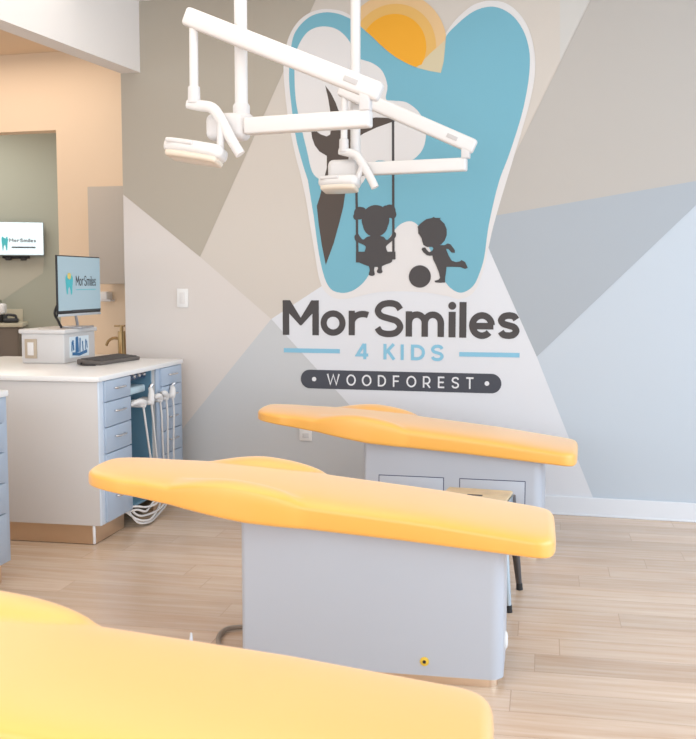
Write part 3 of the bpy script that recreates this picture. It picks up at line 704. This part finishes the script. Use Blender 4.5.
# handpieces hanging out of the bay, each with its own hose
LBL = ['nearest handpiece in the console bay, lying flattest on the holder', 'second handpiece from the near end of the console bay, tip raised', 'middle handpiece of the five in the console bay', 'fourth handpiece from the near end of the console bay', 'farthest handpiece in the console bay with a chrome tip']
LY = [.50, .62, .76, .86, .97]
for i in range(5):
    y = LY[i]; z = .725
    org = CM @ Vector((.015, y, z))
    e = empty('dental_handpiece', org, LBL[i] + ', white hose', 'dental handpiece', CR, 'handpieces in the console bay')
    tip = [Vector((.0, -.085, -.005)), Vector((.01, .035, .06)), Vector((.02, -.06, .002)), Vector((.02, -.05, .012)), Vector((.01, .035, .035))][i]
    bm = bmesh.new(); tube(bm, catmull([Vector((.03, .0, -.035)), Vector((.026, .004, -.01)), tip * .5 + Vector((.018, 0, .004)), tip], 5), [.012, .014, .016, .018, .02, .021, .021, .021, .020, .019, .018, .016, .015, .014, .013, .012], 12)
    finish('body', bm, ENAM, e, 50)
    bm = bmesh.new(); d = tip.normalized(); tube(bm, [tip, tip + d * .018, tip + d * .028 + Vector((.01, 0, 0))], [.012, .011, .008], 10); finish('tip', bm, CHROME if i in (1, 4) else ENAM2, e, 50)
    bm = bmesh.new(); box(bm, -.10, .035, -.034, .034, -.034, -.008, .012, 3); finish('holder', bm, ENAM2, e, 40)
    sw = [.14, .10, .05, .02, .0][i]
    zl = [.085, .030, .105, .014, .055][i] - z; yt = [.66, .72, .80, .86, .93][i] - y          # foot of the loop, and where it turns
    path = [Vector((.03, 0, -.035)), Vector((.034, .004 + sw * .1, -.13)), Vector((.03, sw * .6, -.32)), Vector((.03, sw, -.48)), Vector((.035, (yt + sw) * .5, -.58)),
            Vector((.05, yt * .55 + (.62 - y) * .3, zl + .05)), Vector((.05 + .012 * (i % 3), .50 - y + .04 * i, zl + .008)), Vector((.05 + .01 * (i % 2), .44 - y + .015 * i, zl + .004)), Vector((.02, .40 - y, zl + .022)), Vector((-.05, .36 - y + .01 * i, .10 + .012 * i - z)), Vector((-.09, .36 - y + .01 * i, .15 + .012 * i - z))]
    bm = bmesh.new(); tube(bm, catmull(path, 8), .0064, 10); finish('hose', bm, ENAM, e, 60)

# ================================================================ ON THE CONSOLE
ex, ey = -3.225, 5.475
e = empty('equipment_box', (ex, ey, CZ), 'white lidded box with a switch plate and blue sticker under the monitor', 'box', CR)
w, d, h = .285, .43, .21
bm = bmesh.new(); box(bm, -w, 0, 0, d, 0, h - .025, .008, 3); finish('body', bm, mat('box_white', (208, 205, 203), .45), e, 35)
bm = bmesh.new(); box(bm, -w - .012, .012, -.012, d + .012, h - .027, h, .006, 3); finish('lid', bm, mat('box_lid', (214, 211, 209), .4), e, 35)
sp = boxo('switch_plate', (-w + .025, -w + .105, -.007, .002, .03, .15), mat('beige_plate', (182, 166, 146), .5), e, .003)
boxo('rocker', (-w + .045, -w + .085, -.011, -.005, .05, .13), ENAM, sp, .002)
st = boxo('sticker', (-.001, .0015, .07, .335, .03, .16), mat('sticker_white', (226, 236, 242), .4), e, 0)
F = Flat(); F.poly([(.10, .045), (.20, .036), (.31, .05), (.305, .07), (.2, .056), (.105, .064)])
for k, (a, c, b, t) in enumerate(((.095, .07, .125, .012), (.12, .075, .13, .018), (.155, .06, .145, .022), (.18, .06, .145, .024), (.205, .06, .14, .016), (.25, .065, .12, .014), (.285, .07, .13, .012), (.31, .08, .12, .010))):
    F.stroke([(a, c), (a + .006 * (-1) ** k, b)], t)
    F.disc(a + .006 * (-1) ** k, b, t * .6, n=14)
flat_obj('sticker_print', F, mat('sticker_blue', (38, 108, 160), .4), st, lambda y, z: (.0024, y, z))

# monitor
mz0, mz1 = 1.205, 1.578
p0 = Vector((-3.233, 5.428, 1.367)); p1 = Vector((-3.266, 6.014, 1.395))
dd = Vector((p1.x - p0.x, p1.y - p0.y, 0)); mw = dd.length; ang = math.atan2(dd.y, dd.x)
e = empty('monitor', (0, 0, 0), 'flat computer monitor on a stand showing a pale blue logo screen above the box', 'monitor')
mc = (p0 + p1) / 2
e.location = (mc.x, mc.y, CZ + .2105); e.rotation_euler = (0, 0, ang)
zb = CZ + .2105
bm = bmesh.new(); box(bm, -mw / 2, mw / 2, 0, .012, mz0 - zb, mz1 - zb, .003, 2); box(bm, -mw * .3, mw * .3, .01, .035, mz0 - zb + .03, mz0 - zb + .2, .008, 2); finish('housing', bm, BLACK, e, 35)
SCR = mat('screen_pale_blue', (154, 177, 187), .25, emit=.2)
scr = boxo('screen', (-mw / 2 + .008, mw / 2 - .006, -.003, .004, mz0 - zb + .034, mz1 - zb - .007), SCR, e, 0)
bm = bmesh.new(); box(bm, -mw / 2 + .002, mw / 2 - .002, -.004, .004, mz0 - zb - .002, mz0 - zb + .014, .002); finish('chin', bm, mat('silver_plastic', (190, 194, 198), .35), e, 35)
bm = bmesh.new(); tube(bm, [(.08, .06, .008), (.02, .06, mz0 - zb + .1)], .009, 12); box(bm, -.05, .05, .03, .07, mz0 - zb + .06, mz0 - zb + .16, .006); box(bm, -.09, .09, -.05, .10, 0, .012, .004); finish('stand', bm, mat('silver_stand', (176, 176, 180), .3, metal=.6), e, 40)
bm = bmesh.new(); tube(bm, catmull([(-.22, .035, .16), (-.25, .045, .10), (-.2, .05, .05), (-.16, .05, .010)], 5), .008, 8); finish('cable', bm, BLACK, e, 50)
TEAL = mat('screen_teal', (62, 170, 178), .4, emit=.15); SDK = mat('screen_dark', (52, 60, 66), .4); SGR = mat('screen_gold', (222, 200, 110), .4)
def tooth2(F, cx, cz, w, h):
    F.poly(spl([(cx + w * a, cz + h * b) for a, b in ((-.5, .3), (-.35, .5), (-.12, .42), (.1, .36), (.35, .5), (.5, .3), (.42, -.05), (.36, -.42), (.2, -.5), (.1, -.2), (-.02, -.1), (-.15, -.22), (-.22, -.48), (-.36, -.42), (-.44, -.05))], 4))
def name_row(F, u0, u1, zc, sc=1, tk=5):
    a = MS[0][1][0][0]; b = MS[-1][1][1][0]; zz = MS[0][1][0][1]; s = (u1 - u0) / (b - a)
    for ch, ((x0, z0), (x1, z1)) in MS: glyph(F, ch, u0 + (x0 - a) * s, zc + (z0 - zz) * s * sc, u0 + (x1 - a) * s, zc + (z1 - zz) * s * sc, px * s * tk)
scm = lambda u, z: (u, -.0038, z)
zc = (mz0 + mz1) / 2 - zb
F = Flat(); tooth2(F, -mw * .25, zc + .005, mw * .17, .12); flat_obj('screen_logo', F, TEAL, scr, scm)
F = Flat(); F.disc(-mw * .25, zc + .06, mw * .04, .02); flat_obj('screen_logo_sun', F, SGR, scr, lambda u, z: (u, -.0044, z))
F = Flat(); name_row(F, -mw * .10, mw * .38, zc - .0, 1.5); flat_obj('screen_lettering', F, SDK, scr, scm)
F = Flat(); F.stroke([(-mw * .1, zc - .024), (mw * .38, zc - .024)], .004); flat_obj('screen_line', F, TEAL, scr, scm)
F = Flat(); F.stroke([(-mw * .2, mz0 - zb + .03), (mw / 2 - .006, mz0 - zb + .03)], .013); flat_obj('task_bar', F, SDK, scr, scm)

# keyboard
e = empty('keyboard', (-3.0, 5.80, CZ), 'dark keyboard lying on the white console top beside the box', 'keyboard', rz=math.radians(40))
e.location = (-3.02, 5.66, CZ); e.rotation_euler = (0, 0, math.radians(88))
KB = mat('keyboard_charcoal', (98, 92, 88), .5)
bm = bmesh.new(); box(bm, -.24, .24, -.085, .085, 0, .022, .006, 2)
for v in bm.verts: v.co.z *= 1 + .6 * (v.co.y + .085) / .17
finish('case', bm, KB, e, 35)
bm = bmesh.new()
for r in range(5):
    for c in range(15):
        x = -.222 + c * .0298; y = -.07 + r * .028
        z = .022 * (1 + .6 * (y + .085) / .17)
        box(bm, x, x + .026, y, y + .024, z - .002, z + .007, .002, 1)
o = finish('keys', bm, mat('key_grey', (78, 74, 72), .55), e, 35)
bm = bmesh.new(); tube(bm, catmull([(-.24, .05, .012), (-.29, .03, .008), (-.31, -.02, .007), (-.28, -.07, .006)], 5), .005, 8); finish('cable', bm, BLACK, e, 50)

# ================================================================ HALL BEHIND
YC = 6.95
(ux0, uz1), (ux1, uz0) = [(-3.866, 2.139), (-3.573, 1.400)]
e = empty('upper_cabinet', (ux0, YP - .0, uz0), 'taupe wall cabinet hanging on the peach wall behind the logo wall', 'cabinet')
UW = .9
bm = bmesh.new(); box(bm, 0, UW, YC - YP + .02, -.001, 0, uz1 - uz0, .003); finish('body', bm, TAUPE, e, 35)
for k in range(2): boxo('door', (.003 + k * UW / 2, UW / 2 - .003 + k * UW / 2, YC - YP, YC - YP + .019, .003, uz1 - uz0 - .003), TAUPE, e, .002)
e = empty('sink_counter', (-4.0, YP, 0), 'low sink counter with pale top against the peach wall, behind the console', 'counter')
bm = bmesh.new(); box(bm, -.2, 1.1, -.55, -.002, 0, .80, .003); finish('body', bm, TAUPE, e, 35)
bm = bmesh.new(); box(bm, -.22, 1.12, -.58, -.002, .80, .835, .004); finish('countertop', bm, TOPW, e, 35)
(fx, fz), (ftx, ftz) = [(-3.679, 0.854), (-3.670, 1.073)]
e = empty('faucet', (fx, 7.1, .835), 'bronze faucet with a curved spout seen beyond the keyboard', 'faucet')
bm = bmesh.new(); tube(bm, [(0, 0, 0), (0, 0, .02), (0, 0, .025), (0, 0, ftz - .835 - .04)], [.036, .034, .031, .029], 18); finish('body', bm, GOLD, e, 40)
bm = bmesh.new(); tube(bm, catmull([(0, 0, .13), (-.05, -.02, .145), (-.095, -.03, .125), (-.115, -.035, .085)], 6), .011, 10); finish('spout', bm, GOLD, e, 50)
bm = bmesh.new(); tube(bm, [(0, 0, ftz - .835 - .045), (0, 0, ftz - .835)], .014, 12); bar(bm, (-.06, 0, ftz - .835), (.03, 0, ftz - .835 + .002), .02, .012, .003); finish('lever', bm, GOLD, e, 40)
(dx0, dz1), (dx1, dz0) = [(-3.938, 1.344), (-3.852, 1.273)]
e = empty('dispenser', (dx0, YP, dz0), 'small white dispenser on the peach wall right of the monitor', 'dispenser')
bm = bmesh.new(); box(bm, 0, dx1 - dx0, -.1, -.001, 0, dz1 - dz0 - .005, .012, 3); finish('body', bm, WHITEP, e, 40)
bm = bmesh.new(); box(bm, .0, dx1 - dx0 + .03, -.105, -.02, -.012, .004, .004); finish('lip', bm, ENAM2, e, 40)

# ================================================================ FAR ROOM
(tx0, tz1), (tx1, tz0) = [(-0.676, 2.085), (-0.019, 1.707)]
e = empty('television', far(tx0, 0, tz0), 'wall television with a white screen and pale logo in the far room', 'television', FA)
bm = bmesh.new(); box(bm, 0, tx1 - tx0, -.1, -.06, 0, tz1 - tz0, .004); finish('housing', bm, mat('tv_grey', (120, 128, 130), .4), e, 35)
scr = boxo('screen', (.006, tx1 - tx0 - .008, -.103, -.095, .012, tz1 - tz0 - .006), mat('tv_screen_white', (216, 232, 236), .3, emit=.45), e, 0)
tw, th = tx1 - tx0, tz1 - tz0
tvm = lambda u, z: (u, -.1045, z)
F = Flat(); tooth2(F, tw * .36, th * .36, tw * .11, th * .42); flat_obj('screen_logo', F, TEAL, scr, tvm)
F = Flat(); name_row(F, tw * .43, tw * .87, th * .40, 1.0, 8); flat_obj('screen_lettering', F, mat('tv_text_grey', (132, 142, 150), .4), scr, tvm)
F = Flat(); F.stroke([(tw * .47, th * .25), (tw * .86, th * .25)], th * .045); flat_obj('screen_line', F, SDK, scr, tvm)
bm = bmesh.new(); box(bm, tw * .3, tw * .75, -.06, -.001, -.03, .06, .01); box(bm, tw * .35, tw * .45, -.09, -.01, -.05, -.02, .012); box(bm, tw * .6, tw * .7, -.09, -.01, -.05, -.02, .012); finish('bracket', bm, DARKR, e, 40)

YG = 10.2; YB = 9.6
(gx1, gz), = [(-0.246, 0.996)]
e = empty('base_cabinet', far(gx1, 0, 0), 'brown base cabinet with pale counter in the far room under the television', 'cabinet', FA)
GW = 2.2; GH = .97
bm = bmesh.new(); box(bm, -GW, -.02, YB - YG + .03, -.001, .1, GH - .04, .003); box(bm, -GW, -.06, YB - YG + .1, -.01, 0, .1); finish('body', bm, BROWNC, e, 35)
bm = bmesh.new(); box(bm, -GW, .02, YB - YG, -.001, GH - .04, GH, .004); finish('countertop', bm, mat('beige_counter', (190, 182, 160), .4), e, 35)
bm = bmesh.new(); box(bm, -GW, -.03, -.025, -.001, GH, GH + .14, .003); finish('backsplash', bm, mat('beige_splash', (196, 188, 166), .5), e, 35)
for k in range(4):
    a = -.03 - .25 * (k + 1); b = -.035 - .25 * k
    dr = boxo('door', (a, b, YB - YG + .012, YB - YG + .031, .11, GH - .05), BROWNC, e, .003)
    hx = a + .03 if k % 2 == 0 else b - .03
    bm = bmesh.new(); tube(bm, [(hx, YB - YG + .014, .66), (hx, YB - YG - .014, .66), (hx, YB - YG - .014, .82), (hx, YB - YG + .014, .82)], .009, 8); finish('handle', bm, CHROME, dr, 40)
(px_, pz), = [(-0.498, 1.130)]
GH += .0005
e = empty('desktop_machine', far(px_, -.3, GH), 'white machine with a dark base on the far counter at the left edge', 'machine', FA)
bm = bmesh.new(); box(bm, -.2, .07, -.14, .14, .09, .21, .03, 4); finish('top_shell', bm, WHITEP, e, 45)
bm = bmesh.new(); box(bm, -.18, .05, -.12, .12, .0, .095, .01, 2); finish('base', bm, DARKR, e, 40)
bm = bmesh.new(); box(bm, -.16, .02, -.13, .1, .205, .25, .015, 3); finish('hopper', bm, mat('olive_glass', (112, 118, 96), .2), e, 45)
(qx, qz), = [(-0.352, 1.023)]
e = empty('desk_phone', far(qx, -.42, GH), 'small dark rounded device on the far counter beside the white machine', 'device', FA)
bm = bmesh.new(); box(bm, -.09, .07, -.06, .06, 0, .05, .02, 3); finish('body', bm, BLACK, e, 45)
bm = bmesh.new(); tube(bm, catmull([(-.06, -.03, .05), (-.05, -.03, .085), (.03, -.03, .08), (.05, -.03, .05)], 5), .016, 10); finish('handle', bm, BLACK, e, 50)

# ================================================================ STOOL, BOTTLE, CABLE
e = empty('stool', (-.565, 4.41, 0), 'low metal stool with a wooden seat tucked between the far and middle benches', 'stool', rz=math.radians(-3))
SM = mat('galvanised_steel', (172, 186, 196), .32, metal=.5)
SD = mat('shaded_steel', (92, 90, 92), .35, metal=.85)  # back legs: same steel, with their shade put into the colour
HS = .447
bm = bmesh.new(); box(bm, -.15, .15, -.15, .15, HS, HS + .018, .008, 2); seat = finish('seat', bm, mat('light_wood', (208, 182, 144), .45, var=.12, vscale=14), e, 35)
bm = bmesh.new(); box(bm, -.035, .035, -.013, .013, HS + .0165, HS + .0188, .001); finish('hand_hole', bm, BLACK, seat, 35)
bm = bmesh.new()
box(bm, -.153, .153, -.153, -.149, HS - .05, HS, .001); box(bm, -.153, .153, .149, .153, HS - .05, HS, .001)
box(bm, -.153, -.149, -.153, .153, HS - .05, HS, .001); box(bm, .149, .153, -.153, .153, HS - .05, HS, .001)
box(bm, -.15, .15, -.15, .15, HS - .006, HS - .001)
finish('apron', bm, SM, e, 35)
for sx in (-1, 1):
    for sy in (-1, 1):
        bm = bmesh.new()
        a = Vector((sx * .138, sy * .138, HS - .004)); b = Vector((sx * .182, sy * .165, .018))
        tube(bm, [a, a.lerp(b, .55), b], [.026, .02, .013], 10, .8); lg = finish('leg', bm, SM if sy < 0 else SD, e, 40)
        if sy > 0: lg['label'] = 'metal leg coloured darker for shade'
        bm = bmesh.new(); tube(bm, [b + Vector((0, 0, .012)), Vector((b.x + sx * .002, b.y, 0))], [.0145, .0155], 12); finish('rubber_foot', bm, DARKR, lg, 40)
bm = bmesh.new()
for s in (-1, 1): tube(bm, [(-.16 * s, -.15, .22), (.16 * s, .15, .22 + .004 * s)], .007, 8)
finish('cross_brace', bm, SM, e, 40)

(bxx, byy, bzz), = [(-1.377, 3.124, -0.000)]
e = empty('squeeze_bottle', (bxx, byy, 0), 'pale grey nozzle bottle on the floor, tip showing above the closest bench', 'bottle')
latheo('bottle_body', [(.026, 0), (.03, .008), (.03, .105), (.024, .125), (.016, .132)], mat('bottle_grey', (206, 212, 220), .4), e, 20)
latheo('nozzle', [(.017, .131), (.016, .145), (.007, .165), (.0055, .186), (.003, .205)], mat('nozzle_white', (222, 226, 232), .4), e, 16)
cb = [(-1.407, 3.741, 0.012), (-1.444, 3.725, 0.012), (-1.475, 3.693, 0.012), (-1.474, 3.616, 0.012), (-1.441, 3.533, 0.012), (-1.398, 3.479, 0.012), (-1.335, 3.442, 0.012), (-1.277, 3.436, 0.012)]
bm = bmesh.new(); tube(bm, catmull([(a, b, .013) for a, b, c in cb], 5), .0095, 10)
tag(finish('floor_cable', bm, mat('cable_grey', (150, 138, 126), .5), None, 50), 'grey cable looping on the floor at the left end of the middle bench', 'cable')
